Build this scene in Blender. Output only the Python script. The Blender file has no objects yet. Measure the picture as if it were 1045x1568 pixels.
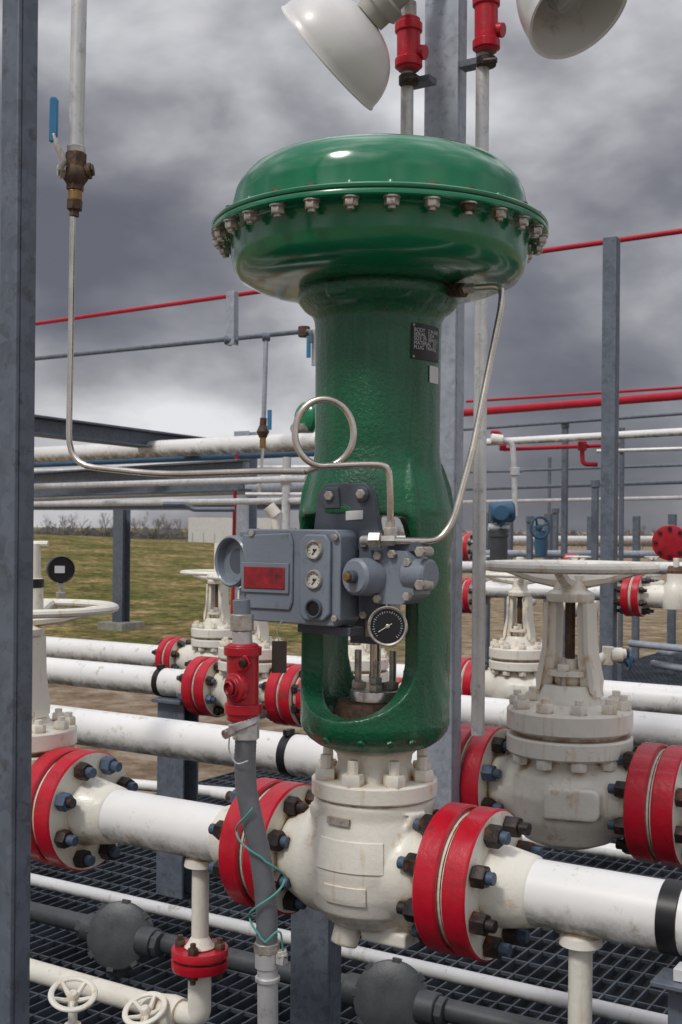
import bpy, math, random
from mathutils import Vector, Matrix, noise
random.seed(7)
sc = bpy.context.scene
pi = math.pi
rad = math.radians

# ------------------------------------------------------------------ camera frame; image pixel coordinates to world points
YAW = rad(32); ROLL = rad(0.5)
R_ = Vector((math.cos(YAW), math.sin(YAW), 0))
F_ = Vector((-math.sin(YAW), math.cos(YAW), 0))
U_ = Vector((0, 0, 1))
EYE = Vector((0, 0, 1.2)) - R_*0.0545 - F_*1.8
FL = 1800.0
HP = 0.51
ZP = EYE.z - HP

def _un(px, py):
    a, b = px-522.5, py-810.0
    return a*math.cos(ROLL)+b*math.sin(ROLL), b*math.cos(ROLL)-a*math.sin(ROLL)
def P(px, py, d):
    a, b = _un(px, py)
    return EYE + d*(F_ + R_*(a/FL) - U_*(b/FL))
def onZ(px, py, z):
    a, b = _un(px, py)
    return P(px, py, (EYE.z-z)*FL/b)
def hline(p1, d1, p2):
    A = P(p1[0], p1[1], d1)
    return A, onZ(p2[0], p2[1], A.z)
def rowX(px, Y, z=None):
    z = ZP if z is None else z
    d = 2.0; X = 0
    for i in range(8):
        a = (px-522.5) + math.sin(ROLL)*FL*(EYE.z-z)/d
        k = a/FL
        c, s = math.cos(YAW), math.sin(YAW)
        X = (k*(1.8+c*Y) - .0545 - s*Y)/(c + k*s)
        d = 1.8 - s*X + c*Y
    return X
def depth(v): return (Vector(v)-EYE).dot(F_)

# ------------------------------------------------------------------ materials
def nd(nt, t, **k):
    n = nt.nodes.new(t)
    for a, b in k.items(): setattr(n, a, b)
    return n
def paint(name, col, rough=.4, metal=0, var=.15, vscale=8, dirt=None, damt=.3, dscale=14, streak=False,
          under=None, ao=None, bump=.0, bscale=60, spec=.5, coat=0, aod=.02, spots=None, uz=(-.15, -.85)):
    m = bpy.data.materials.new(name); m.use_nodes = True
    nt = m.node_tree; L = nt.links.new
    bs = nt.nodes['Principled BSDF']
    bs.inputs['Roughness'].default_value = rough
    bs.inputs['Metallic'].default_value = metal
    bs.inputs['Specular IOR Level'].default_value = spec
    bs.inputs['Coat Weight'].default_value = coat
    bs.inputs['Coat Roughness'].default_value = .10
    tc = nd(nt, 'ShaderNodeTexCoord')
    def noi(scale, detail=6, rough=.6, vec=None):
        n = nd(nt, 'ShaderNodeTexNoise'); n.inputs['Scale'].default_value = scale
        n.inputs['Detail'].default_value = detail; n.inputs['Roughness'].default_value = rough
        L(vec if vec else tc.outputs['Object'], n.inputs['Vector']); return n.outputs['Fac']
    def mr(s, a, b, c=0, d=1):
        n = nd(nt, 'ShaderNodeMapRange'); L(s, n.inputs['Value'])
        for i, v in enumerate((a, b, c, d)): n.inputs[i+1].default_value = v
        return n.outputs[0]
    def mix(f, A, B):
        n = nd(nt, 'ShaderNodeMix', data_type='RGBA')
        if hasattr(f, 'links'): L(f, n.inputs['Factor'])
        else: n.inputs['Factor'].default_value = f
        for s, v in ((n.inputs[6], A), (n.inputs[7], B)):
            if isinstance(v, (tuple, list)): s.default_value = (*v[:3], 1)
            else: L(v, s)
        return n.outputs[2]
    def mul(a, b):
        n = nd(nt, 'ShaderNodeMath', operation='MULTIPLY', use_clamp=True); L(a, n.inputs[0])
        if hasattr(b, 'links'): L(b, n.inputs[1])
        else: n.inputs[1].default_value = b
        return n.outputs[0]
    lo = tuple(c*(1-var) for c in col); hi = tuple(min(1, c*(1+var)) for c in col)
    v = noi(vscale)
    c = mix(mr(v, .35, .65), lo, hi)
    if spots:
        vo = nd(nt, 'ShaderNodeTexVoronoi'); vo.inputs['Scale'].default_value = 70; L(tc.outputs['Object'], vo.inputs['Vector'])
        sp = nd(nt, 'ShaderNodeSeparateColor'); L(vo.outputs['Color'], sp.inputs[0])
        c = mix(mul(mr(sp.outputs[0], .2, 1.0), .55), c, spots)
    if dirt:
        n1 = noi(dscale, 8, .7)
        c = mix(mul(mr(n1, .62-damt*.3, .72-damt*.2), .8), c, dirt)
        if streak:
            mp = nd(nt, 'ShaderNodeMapping'); mp.inputs['Scale'].default_value = (55, 55, 5)
            L(tc.outputs['Object'], mp.inputs['Vector'])
            n2 = noi(1, 4, .5, mp.outputs['Vector'])
            c = mix(mul(mr(n2, .60, .74), .55), c, dirt)
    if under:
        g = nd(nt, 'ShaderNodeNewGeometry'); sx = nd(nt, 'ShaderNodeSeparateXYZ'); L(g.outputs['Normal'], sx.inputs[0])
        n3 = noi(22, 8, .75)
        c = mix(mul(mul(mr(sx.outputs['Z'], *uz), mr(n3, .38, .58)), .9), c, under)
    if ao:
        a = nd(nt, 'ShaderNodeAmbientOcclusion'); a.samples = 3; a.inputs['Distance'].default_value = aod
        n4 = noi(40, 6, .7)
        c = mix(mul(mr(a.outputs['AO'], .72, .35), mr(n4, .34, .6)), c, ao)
    L(c, bs.inputs['Base Color'])
    L(mr(v, .3, .7, max(.04, rough-.07), min(1, rough+.1)), bs.inputs['Roughness'])
    if bump:
        b = nd(nt, 'ShaderNodeBump'); b.inputs['Strength'].default_value = bump; b.inputs['Distance'].default_value = .002
        L(noi(bscale, 5, .6), b.inputs['Height']); L(b.outputs[0], bs.inputs['Normal'])
    return m

M = dict(
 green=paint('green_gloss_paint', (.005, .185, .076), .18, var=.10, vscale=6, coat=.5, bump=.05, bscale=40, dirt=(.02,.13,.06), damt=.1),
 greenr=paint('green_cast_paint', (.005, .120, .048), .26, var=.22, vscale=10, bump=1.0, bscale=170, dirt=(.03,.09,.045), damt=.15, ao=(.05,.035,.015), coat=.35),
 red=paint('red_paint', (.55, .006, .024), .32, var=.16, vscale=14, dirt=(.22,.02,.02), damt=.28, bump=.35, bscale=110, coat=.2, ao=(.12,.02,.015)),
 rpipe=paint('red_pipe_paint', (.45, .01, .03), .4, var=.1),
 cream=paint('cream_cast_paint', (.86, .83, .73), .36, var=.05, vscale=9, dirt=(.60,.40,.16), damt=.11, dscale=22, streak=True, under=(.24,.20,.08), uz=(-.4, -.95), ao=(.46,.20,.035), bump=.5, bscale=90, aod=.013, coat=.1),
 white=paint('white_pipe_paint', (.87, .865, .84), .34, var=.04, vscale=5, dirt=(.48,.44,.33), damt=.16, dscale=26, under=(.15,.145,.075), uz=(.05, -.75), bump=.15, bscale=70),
 galv=paint('galvanised_steel', (.38, .42, .48), .48, metal=.2, var=.14, vscale=12, dirt=(.25,.28,.32), damt=.3, dscale=50, bump=.15, spots=(.50,.54,.60)),
 galvd=paint('dark_and_shaded_steel', (.13, .155, .19), .5, metal=.2, var=.25, vscale=20, dirt=(.08,.085,.095), damt=.3, dscale=40, spots=(.19,.22,.27)),  # darker galvanised copy; the strut post's shaded side is put into its colour
 conduit=paint('aluminium_conduit', (.68, .68, .67), .36, metal=.35, var=.12, vscale=14, dirt=(.42,.41,.39), damt=.3, dscale=50),
 steel=paint('stainless_tube', (.70, .64, .57), .24, metal=.85, var=.12, vscale=20),
 bolt=paint('zinc_bolt', (.52, .49, .44), .36, metal=.5, var=.25, vscale=60, dirt=(.28,.14,.06), damt=.3, dscale=70),
 nut=paint('rusty_nut', (.024, .018, .017), .48, metal=.2, var=.4, vscale=60, dirt=(.20,.065,.018), damt=.32, dscale=50, bump=.4, bscale=200),
 nutb=paint('coated_stud', (.085, .135, .21), .5, metal=.1, var=.4, vscale=60, dirt=(.03,.03,.035), damt=.5, dscale=60, bump=.4, bscale=200),
 rust=paint('rusty_iron', (.13, .075, .045), .7, metal=.2, var=.4, vscale=40, dirt=(.04,.03,.025), damt=.5, dscale=60, bump=.5, bscale=150),
 brass=paint('brass', (.36, .22, .09), .4, metal=.8, var=.2, vscale=40),
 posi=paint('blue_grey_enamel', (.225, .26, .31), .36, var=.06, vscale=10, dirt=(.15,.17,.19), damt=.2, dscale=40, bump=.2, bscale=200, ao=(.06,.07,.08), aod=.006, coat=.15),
 posid=paint('dark_grey_enamel', (.09, .105, .13), .45, var=.15, vscale=20, bump=.2, bscale=150),
 black=paint('black_plastic', (.010, .010, .012), .35, var=.2),
 rubber=paint('grey_flex_conduit', (.19, .20, .215), .5, var=.12, vscale=30),
 dial=paint('dial_face', (.70, .69, .62), .25, var=.03),
 display=paint('red_display', (.40, .006, .025), .12, var=.5, vscale=13, coat=.8, dirt=(.03, .004, .006), damt=.5, dscale=11),
 label=paint('label_white', (.70, .70, .70), .4, var=.05),
 grate=paint('grating_steel', (.085, .10, .12), .42, metal=.3, var=.5, vscale=5),
 blue=paint('blue_paint', (.04, .11, .19), .4, var=.15),
 bluew=paint('blue_grip', (.04, .20, .38), .35, var=.1),
 grey=paint('grey_cast_aluminium', (.075, .08, .085), .45, metal=.3, var=.15, vscale=20, bump=.3, bscale=120),
 enamel=paint('white_enamel', (.74, .73, .71), .3, var=.04, vscale=5, dirt=(.5,.48,.44), damt=.1, coat=.2),
 teal=paint('teal_wire', (.12, .42, .36), .5, var=.1),
 tag=paint('tag_leather', (.06, .045, .035), .6, var=.2),
 bed=paint('gravel_with_deck_shade', (.012, .011, .011), .9, var=.4, vscale=30),  # gravel coloured near-black so the shade below the grating is in its colour
 concrete=paint('concrete', (.36, .35, .31), .9, var=.2, vscale=10),
 bark=paint('bare_branches', (.17, .15, .145), .9, var=.2, vscale=.3),  # branch colour lightened to carry distance haze
 brush=paint('winter_brush', (.12, .115, .105), .95, var=.5, vscale=.25),
 glass=None)
g = bpy.data.materials.new('bulb_glass'); g.use_nodes = True
g.node_tree.nodes['Principled BSDF'].inputs['Base Color'].default_value = (.35, .34, .32, 1)
g.node_tree.nodes['Principled BSDF'].inputs['Roughness'].default_value = .08
M['glass'] = g

# ------------------------------------------------------------------ mesh builder
def frame(o, z=(0, 0, 1), x=None):
    z = Vector(z).normalized()
    x = Vector(x) if x is not None else (Vector((1, 0, 0)) if abs(z.x) < .9 else Vector((0, 1, 0)))
    x = (x - z*x.dot(z)).normalized(); y = z.cross(x)
    m = Matrix((x, y, z)).transposed().to_4x4(); m.translation = Vector(o); return m

def group(name, loc=(0, 0, 0)):
    e = bpy.data.objects.new(name, None); e.location = Vector(loc); e.empty_display_size = .05
    sc.collection.objects.link(e); return e

class MB:
    def __init__(s): s.v = []; s.f = []; s.m = []; s.ml = []
    def mi(s, k):
        if k not in s.ml: s.ml.append(k)
        return s.ml.index(k)
    def add(s, vs, fs, k, Fm=None):
        o = len(s.v)
        s.v += [(Fm @ Vector(p)) if Fm is not None else Vector(p) for p in vs]
        for i, f in enumerate(fs):
            s.f.append([o+j for j in f]); s.m.append(s.mi(k[i] if isinstance(k, list) else k))
    def lathe(s, prof, k, Fm=None, n=40, a0=0, a1=2*pi):
        full = abs(a1-a0-2*pi) < 1e-6; nn = n if full else n+1
        vs = []; rings = []
        for (r, z) in prof:
            if r < 1e-6: rings.append([len(vs)]); vs.append((0, 0, z))
            else:
                rings.append(list(range(len(vs), len(vs)+nn)))
                for i in range(nn):
                    a = a0+(a1-a0)*i/n; vs.append((r*math.cos(a), r*math.sin(a), z))
        fs = []; ks = []
        for j in range(len(prof)-1):
            A, B = rings[j], rings[j+1]; kk = k[j] if isinstance(k, list) else k
            for i in range(n):
                i2 = (i+1) % nn if full else i+1
                if len(A) == 1 and len(B) == 1: continue
                if len(A) == 1: fs.append((A[0], B[i2], B[i]))
                elif len(B) == 1: fs.append((A[i], A[i2], B[0]))
                else: fs.append((A[i], A[i2], B[i2], B[i]))
                ks.append(kk)
        s.add(vs, fs, ks, Fm)
    def cyl(s, a, b, r, k, n=20, r2=None, ch=0):
        a = Vector(a); b = Vector(b); h = (b-a).length; r2 = r if r2 is None else r2
        c = ch or min(r*.08, h*.1)
        s.lathe([(0, 0), (r-c, 0), (r, c), (r2, h-c), (r2-c, h), (0, h)], k, frame(a, b-a), n)
    def sweep(s, pts, r, k, n=14, fil=None, closed=False, cap=True):
        pts = [Vector(p) for p in pts]
        if fil and not closed:
            q = [pts[0]]
            for i in range(1, len(pts)-1):
                a, b, c = pts[i-1], pts[i], pts[i+1]
                u = (a-b); w = (c-b); f = min(fil, u.length*.48, w.length*.48)
                p0 = b+u.normalized()*f; p1 = b+w.normalized()*f
                for t in range(7):
                    t /= 6; q.append(p0*(1-t)**2+b*2*t*(1-t)+p1*t*t)
            q.append(pts[-1]); pts = q
        N = len(pts); vs = []; fs = []
        T = []
        for i in range(N):
            if closed: t = pts[(i+1) % N]-pts[i-1]
            else: t = pts[min(i+1, N-1)]-pts[max(i-1, 0)]
            T.append(t.normalized())
        x = Vector((0, 0, 1)) if abs(T[0].z) < .9 else Vector((1, 0, 0))
        for i in range(N):
            x = (x-T[i]*x.dot(T[i])).normalized(); y = T[i].cross(x)
            rr = r[i] if isinstance(r, list) else r
            for j in range(n):
                a = 2*pi*j/n; vs.append(pts[i]+x*rr*math.cos(a)+y*rr*math.sin(a))
        for i in range(N if closed else N-1):
            i2 = (i+1) % N
            for j in range(n):
                j2 = (j+1) % n; fs.append((i*n+j, i*n+j2, i2*n+j2, i2*n+j))
        if cap and not closed:
            fs.append(tuple(range(n))[::-1]); fs.append(tuple((N-1)*n+j for j in range(n)))
        s.add(vs, fs, k)
    def box(s, c, d, k, Fm=None):
        x, y, z = [e/2 for e in d]; c = Vector(c)
        vs = [c+Vector((a*x, b*y, e*z)) for e in (-1, 1) for b in (-1, 1) for a in (-1, 1)]
        s.add(vs, [(0, 2, 3, 1), (4, 5, 7, 6), (0, 1, 5, 4), (2, 6, 7, 3), (0, 4, 6, 2), (1, 3, 7, 5)], k, Fm)
    def prism(s, poly, h0, h1, k, Fm=None):
        n = len(poly)
        vs = [(a, b, h0) for a, b in poly]+[(a, b, h1) for a, b in poly]
        fs = [tuple(range(n))[::-1], tuple(range(n, 2*n))]+[(i, (i+1) % n, n+(i+1) % n, n+i) for i in range(n)]
        s.add(vs, fs, k, Fm)
    def hexn(s, Fm, r, h, k):
        s.lathe([(0, 0), (r*.93, 0), (r, h*.12), (r, h*.85), (r*.9, h), (0, h)], k, Fm, 6)
    def obj(s, name, parent=None, bevel=0, remesh=0, smooth=0, ang=38, segs=2):
        me = bpy.data.meshes.new(name)
        off = parent.location if parent else Vector((0, 0, 0))
        me.from_pydata([tuple(v-off) for v in s.v], [], s.f)
        for k in s.ml: me.materials.append(M[k])
        me.polygons.foreach_set('material_index', s.m)
        me.polygons.foreach_set('use_smooth', [True]*len(s.f))
        me.update()
        import bmesh
        bm = bmesh.new(); bm.from_mesh(me); bmesh.ops.recalc_face_normals(bm, faces=bm.faces); bm.to_mesh(me); bm.free()
        me.set_sharp_from_angle(angle=rad(ang))
        o = bpy.data.objects.new(name, me); sc.collection.objects.link(o)
        if parent: o.parent = parent
        if remesh:
            r = o.modifiers.new('r', 'REMESH'); r.mode = 'VOXEL'; r.voxel_size = remesh; r.use_smooth_shade = True
            sm = o.modifiers.new('s', 'SMOOTH'); sm.factor = .5; sm.iterations = smooth
        if bevel:
            b = o.modifiers.new('b', 'BEVEL'); b.width = bevel; b.segments = segs; b.limit_method = 'ANGLE'; b.angle_limit = rad(40)
        return o

AX = {'x': Vector((1, 0, 0)), '-x': Vector((-1, 0, 0)), 'y': Vector((0, 1, 0)), '-y': Vector((0, -1, 0))}
RP0 = .046   # pipe radius

def flange_pair(mb, X, Y, Z, R=.11, rp=RP0, t=.04, g=.010, n=8, hubs=(1, 1), k='cream', red='red', ph=.5):
    for i, sd in enumerate((-1, 1)):
        Fm = frame((X, Y, Z), (sd, 0, 0), (0, 0, 1))
        hr = R*.58; hl = .058 if hubs[i] else .02; re = rp if hubs[i] else R*.58
        prof = [(rp*.9, g*.1), (R*.92, g*.1), (R*.92, g/2), (R-.003, g/2), (R, g/2+.003), (R, g/2+t-.003), (R-.003, g/2+t), (R-.010, g/2+t+.0006), (hr, g/2+t+.0006), (hr*.95, g/2+t+.008), (re+(.004 if hubs[i] else 0), g/2+t+hl), (re, g/2+t+hl+.004)]
        ks = [k, k, red, red, red, red, k, k, k, k, k]
        mb.lathe(prof, ks, Fm, 64)
    r = R*.79
    for i in range(n):
        a = 2*pi*(i+ph)/n
        c = Vector((X, Y+r*math.cos(a), Z+r*math.sin(a)))
        ex = .030*R/.11
        e1 = random.uniform(-.004, .004)
        mb.cyl(c-AX['x']*(g/2+t+ex+.006), c+AX['x']*(g/2+t+ex+.006+e1), R*.085, 'nutb' if random.random() < .75 else 'nut', 10)
        for sd in (-1, 1):
            Fm = frame(c+AX['x']*sd*(g/2+t), (sd, 0, 0), (0, math.cos(a+random.random()), math.sin(a+random.random())))
            mb.hexn(Fm, R*.155, R*.20, 'nut' if random.random() < .88 else 'nutb')

def bolt_ring(mb, c, r, n, nr, nh, up=1, stud=.02, k='cream', ks='cream', ph=0., axis=(0, 0, 1)):
    for i in range(n):
        a = 2*pi*(i+ph)/n
        p = Vector(c)+Vector((r*math.cos(a), r*math.sin(a), 0))
        mb.hexn(frame(p, (0, 0, up), (math.cos(a*2.3), math.sin(a*2.3), 0)), nr, nh, k)
        if stud: mb.cyl(p, p+Vector((0, 0, up*(nh+stud))), nr*.5, ks, 8)

def handwheel(mb, c, r, k='cream', tr=.011, dish=.035, ns=4, hub=.024, Fm=None, ph=.3):
    Fm = Fm if Fm is not None else frame(c)
    prof = [(r+tr*math.cos(a)*1.15, tr*.8*math.sin(a)) for a in [2*pi*i/10 for i in range(11)]]
    mb.lathe(prof, k, Fm, 56)
    mb.lathe([(0, -dish-.02), (hub, -dish-.02), (hub, -dish+.012), (hub*.7, -dish+.016), (0, -dish+.016)], k, Fm, 18)
    for i in range(ns):
        a = 2*pi*(i+ph)/ns; u = Vector((math.cos(a), math.sin(a), 0))
        pts = [Fm @ (u*hub*.6+Vector((0, 0, -dish))), Fm @ (u*r*.45+Vector((0, 0, -dish*.75))), Fm @ (u*r*.8+Vector((0, 0, -dish*.15))), Fm @ (u*(r-tr*.3))]
        mb.sweep(pts, [tr*1.3, tr*1.0, tr*.85, tr*.85], k, 8)

def gate_valve(name, X, Y, Z, s=1., wr=.174, L=.19, stem=0, flanges=True, wheel='cream', R=.11, voxel=.005, wz=.44, ph=.3):
    g = group(name, (X, Y, Z)); c = Vector((X, Y, Z))
    T = Matrix.Translation(c) @ Matrix.Scale(s, 4)
    b = MB()
    b.lathe([(0, -.105), (.05, -.103), (.088, -.088), (.110, -.045), (.116, 0), (.108, .04), (.090, .06), (.085, .08), (0, .08)], 'cream', T, 40)
    Tx = T @ frame((0, 0, 0), (1, 0, 0))
    Ls = L/s
    b.lathe([(0, -Ls+.045), (.066, -Ls+.045), (.070, -Ls+.06), (.082, -.07), (.09, 0), (.082, .07), (.07, Ls-.06), (.066, Ls-.045), (0, Ls-.045)], 'cream', Tx, 36)
    b.prism([(-.052, -.03), (.042, -.03), (.052, -.02), (.052, .02), (.042, .03), (-.042, .03), (-.052, .02)], .095, .119, 'cream', T @ frame((0.02, 0, 0), (.25, -1, 0), (1, 0, 0)))
    b.obj('body', g, remesh=voxel, smooth=4)
    b = MB()
    b.lathe([(.06, .077), (.118, .077), (.122, .081), (.122, .109), (.118, .113), (.098, .113), (.098, .122), (.118, .122), (.122, .126), (.122, .160), (.118, .165), (.075, .166), (.062, .175), (.055, .20), (.05, .21), (0, .21)], 'cream', T, 56)
    for i in range(10):
        a = 2*pi*(i+.35)/10
        p = T @ Vector((.103*math.cos(a), .103*math.sin(a), .165)); q = T @ Vector((.103*math.cos(a), .103*math.sin(a), .077))
        b.hexn(frame(p, (0, 0, 1), (math.cos(a*3), math.sin(a*3), 0)), .0165*s, .018*s, 'cream')
        b.hexn(frame(q, (0, 0, -1), (math.cos(a*2), math.sin(a*2), 0)), .0165*s, .018*s, 'cream')
        b.cyl(p, p+Vector((0, 0, .028*s)), .0085*s, 'cream', 8)
    b.obj('bonnet_flanges', g)
    b = MB()
    XZ = T @ Matrix(((.88, 0, 0, 0), (0, 0, 1, 0), (0, 1, 0, 0), (0, 0, 0, 1)))
    for sx in (-1, 1):
        poly = [(.072*sx, .19), (.05*sx, .18), (.034*sx, .2), (.026*sx, .27), (.024*sx, .36), (.03*sx, .385), (.048*sx, .385), (.046*sx, .34), (.05*sx, .27), (.062*sx, .225)]
        b.prism(poly, -.020, .020, 'cream', XZ)
        b.prism([(.066*sx, .195), (.058*sx, .20), (.044*sx, .28), (.040*sx, .37), (.050*sx, .37), (.054*sx, .28), (.068*sx, .22)], -.028, .028, 'cream', XZ)
    b.lathe([(0, .372), (.044, .372), (.047, .378), (.047, .388), (.034, .395), (.03, .41), (0, .41)], 'cream', T, 24)
    b.lathe([(0, .2), (.022, .2), (.03, .215), (.03, .225), (.045, .228), (.045, .238), (.018, .24), (.016, .26), (0, .26)], 'cream', T, 20)
    for sy in (-1, 1):
        p = T @ Vector((0, .035*sy, .19)); b.cyl(p, p+Vector((0, 0, .075*s)), .006*s, 'bolt', 8)
        b.hexn(frame(T @ Vector((0, .035*sy, .238))), .012*s, .014*s, 'cream')
    b.cyl(T @ Vector((0, 0, .2)), T @ Vector((0, 0, min(.42, wz)-.03)), .010*s, 'rust', 12)
    b.obj('yoke', g, bevel=.002*s)
    b = MB()
    handwheel(b, T @ Vector((0, 0, wz)), wr, wheel, tr=.0125*s, dish=.028*s, hub=.03*s, ph=ph)
    b.cyl(T @ Vector((0, 0, min(.405, wz-.05))), T @ Vector((0, 0, wz-.02)), .022*s, 'cream', 14)
    if stem: b.cyl(T @ Vector((0, 0, wz-.03)), T @ Vector((0, 0, wz+stem)), .016*s, 'cream', 14)
    b.obj('handwheel', g)
    if flanges:
        b = MB()
        flange_pair(b, X-L, Y, Z, R, hubs=(1, 0), rp=RP0*R/.11, t=.04*R/.11)
        flange_pair(b, X+L, Y, Z, R, hubs=(0, 1), rp=RP0*R/.11, t=.04*R/.11)
        b.obj('end_flanges', g)
    return g

# ------------------------------------------------------------------ CONTROL VALVE
cv = group('control_valve', (0, 0, ZP))
Fv = Matrix.Translation((0, 0, EYE.z))
def V(x, y, h): return Vector((x, y, EYE.z+h))
b = MB()
b.lathe([(.10, .4512), (.2545, .4512), (.2555, .4525), (.2555, .456), (.2535, .458), (.231, .458), (.2265, .461), (.2245, .468), (.2235, .490), (.2195, .508), (.214, .520), (.209, .526), (.204, .5325), (.192, .5415), (.174, .5475), (.13, .554), (.08, .557), (0, .558)], 'green', Fv, 128)
b.obj('upper_diaphragm_casing', cv)
b = MB()
b.lathe([(.10, .4495), (.2545, .4495), (.2555, .448), (.2555, .443), (.2535, .441), (.233, .441), (.2285, .438), (.2265, .432), (.2255, .410), (.222, .394), (.212, .380), (.19, .371), (.16, .366), (.118, .364), (.05, .362)], 'green', Fv, 128)
b.lathe([(.2, .4490), (.2535, .4490), (.2535, .4516), (.2, .4516)], 'black', Fv, 96)
b.obj('lower_diaphragm_casing', cv)
b = MB()
NB = 28; a_cam = math.atan2(EYE.y, EYE.x)
for i in range(NB):
    a = a_cam + 2*pi*(i+.3)/NB
    p = V(.2435*math.cos(a), .2435*math.sin(a), .441)
    b.lathe([(0, 0), (.0118, 0), (.0118, .002), (0, .002)], 'bolt', frame(p, (0, 0, -1)), 14)
    b.hexn(frame(p-Vector((0, 0, .002)), (0, 0, -1), (math.cos(a*5), math.sin(a*5), 0)), .0102, .010, 'bolt' if i not in (2, 9) else 'rust')
    b.cyl(p-Vector((0, 0, .008)), p-Vector((0, 0, .0165)), .0055, 'bolt', 10)
    q = p+Vector((0, 0, .017))
    b.lathe([(0, 0), (.0095, 0), (.0085, .0035), (0, .005)], 'rust' if i % 3 else 'green', frame(q), 10)
b.obj('casing_bolts', cv)
# yoke
b = MB()
b.lathe([(0, .372), (.115, .372), (.1205, .366), (.1235, .358), (.123, .345), (.114, .334), (.102, .326), (.0975, .316), (.096, .29), (.0955, .12), (.099, .09), (.106, .065), (.113, .035), (.1145, .03), (.1145, .022), (0, .022)], 'greenr', Fv, 96)
b.lathe([(0, -.283), (.100, -.283), (.1145, -.279), (.1145, -.292), (.111, -.304), (.102, -.316), (.088, -.326), (.072, -.331), (0, -.331)], 'greenr', Fv, 96)
for c0 in (0, pi):
    zs = [.030, .022, .018, .012, .004, -.01, -.05, -.10, -.15, -.185, -.20, -.215, -.228, -.24, -.25, -.258, -.265, -.270, -.274, -.277, -.279, -.29]
    vs = []; n = 16
    for z in zs:
        if z > .02: al = 90
        elif z > -.19: al = 28+10*max(0, (z+.02)/.04)**2
        elif z > -.2785: al = 90-62*math.sqrt(max(0, 1-((-.19-z)/.088)**2.2))
        else: al = 90
        al = min(al, 90.5); a = rad(al)
        ro, ri = .1145, .080
        for j in range(n+1):
            t = c0-a+2*a*j/n; vs.append((ro*math.cos(t), ro*math.sin(t), z))
        for j in range(n+1):
            t = c0+a-2*a*j/n; vs.append((ri*math.cos(t), ri*math.sin(t), z))
    m = 2*(n+1); fs = []
    for i in range(len(zs)-1):
        for j in range(m):
            fs.append((i*m+j, i*m+(j+1) % m, (i+1)*m+(j+1) % m, (i+1)*m+j))
    fs.append(tuple(range(m))); fs.append(tuple((len(zs)-1)*m+j for j in range(m))[::-1])
    b.add(vs, fs, 'greenr', Fv)
for sx in (-1, 1):
    for sy in (-1, 1):
        b.sweep([V(.084*sx, .050*sy, .10), V(.090*sx, .056*sy, .06), V(.094*sx, .058*sy, .02), V(.098*sx, .050*sy, -.03)], [.003, .009, .010, .005], 'greenr', 10)
b.box((0, 0, .348), (.03, .25, .02), 'greenr', Fv)
b.obj('yoke', cv, remesh=.0026, smooth=3)
b = MB()
for t in (-70, -48, -100, -30):
    a = rad(t); p = V(.107*math.cos(a), .107*math.sin(a), -.308)
    b.hexn(frame(p, (math.cos(a), math.sin(a), -.6)), .006, .006, 'greenr')
b.obj('base_plugs', cv)
# packing, stem
b = MB()
b.lathe([(0, -.288), (.062, -.288), (.064, -.272), (.058, -.262), (.05, -.262), (0, -.262)], 'rust', Fv, 40)
b.lathe([(0, -.262), (.038, -.262), (.0395, -.2605), (.0395, -.247), (.038, -.245), (.02, -.244), (.02, -.232), (0, -.232)], 'steel', Fv, 40)
b.cyl(V(0, 0, -.24), V(0, 0, .02), .0085, 'steel', 16)
b.cyl(V(0, 0, -.17), V(0, 0, -.12), .016, 'posid', 16)
for a in (rad(-58), rad(122)):
    p = V(.027*math.cos(a), .027*math.sin(a), -.26); b.cyl(p, p+Vector((0, 0, .06)), .005, 'bolt', 10)
    b.hexn(frame(p+Vector((0, 0, .016))), .0105, .010, 'bolt'); b.hexn(frame(p+Vector((0, 0, .028))), .0105, .009, 'bolt')
for a in (rad(20), rad(200)):
    p = V(.027*math.cos(a), .027*math.sin(a), -.26); b.cyl(p, p+Vector((0, 0, .075)), .0055, 'bolt', 10)
    b.hexn(frame(p+Vector((0, 0, .016))), .0105, .012, 'bolt')
b.box((.0, -.03, -.145), (.05, .008, .055), 'posid', Fv)
b.box((.018, -.045, -.11), (.012, .012, .10), 'bolt', Fv)
b.obj('stem_and_packing', cv, bevel=.0008)
# bonnet
b = MB()
b.lathe([(.03, -.330), (.062, -.330), (.064, -.336), (.058, -.342), (.056, -.356), (.060, -.364), (.064, -.376), (.0925, -.377), (.096, -.380), (.096, -.401), (.093, -.404), (.05, -.404)], 'cream', Fv, 72)
bolt_ring(b, V(0, 0, -.378), .079, 8, .0165, .018, 1, .020, 'cream', 'cream', ph=.15)
b.obj('bonnet', cv)
b = MB()
b.lathe([(0, -.405), (.091, -.405), (.0925, -.41), (.091, -.428), (.095, -.445), (.101, -.475), (.104, -.505), (.101, -.54), (.092, -.568), (.07, -.592), (.04, -.602), (0, -.604)], 'cream', Fv, 64)
Fx = Matrix.Translation((0, 0, ZP)) @ frame((0, 0, 0), (1, 0, 0))
b.lathe([(0, -.138), (.064, -.138), (.070, -.125), (.085, -.09), (.090, -.05), (.088, .04), (.080, .085), (.068, .112), (.064, .120), (0, .120)], 'cream', Fx, 56)
b.cyl(V(-.02, -.035, -.59), V(-.025, -.045, -.628), .021, 'cream', 20)
b.box((.045, -.02, -.603), (.075, .06, .022), 'cream', Fv)
b.lathe([(.08, -.415), (.0975, -.417), (.0985, -.430), (.0955, -.447)], 'cream', Fv, 8, rad(-146), rad(-124))
b.lathe([(.08, -.415), (.0975, -.417), (.0985, -.430), (.0955, -.447)], 'cream', Fv, 8, rad(-32), rad(-8))
b.obj('valve_body', cv, remesh=.003, smooth=3)
b = MB()
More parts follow.
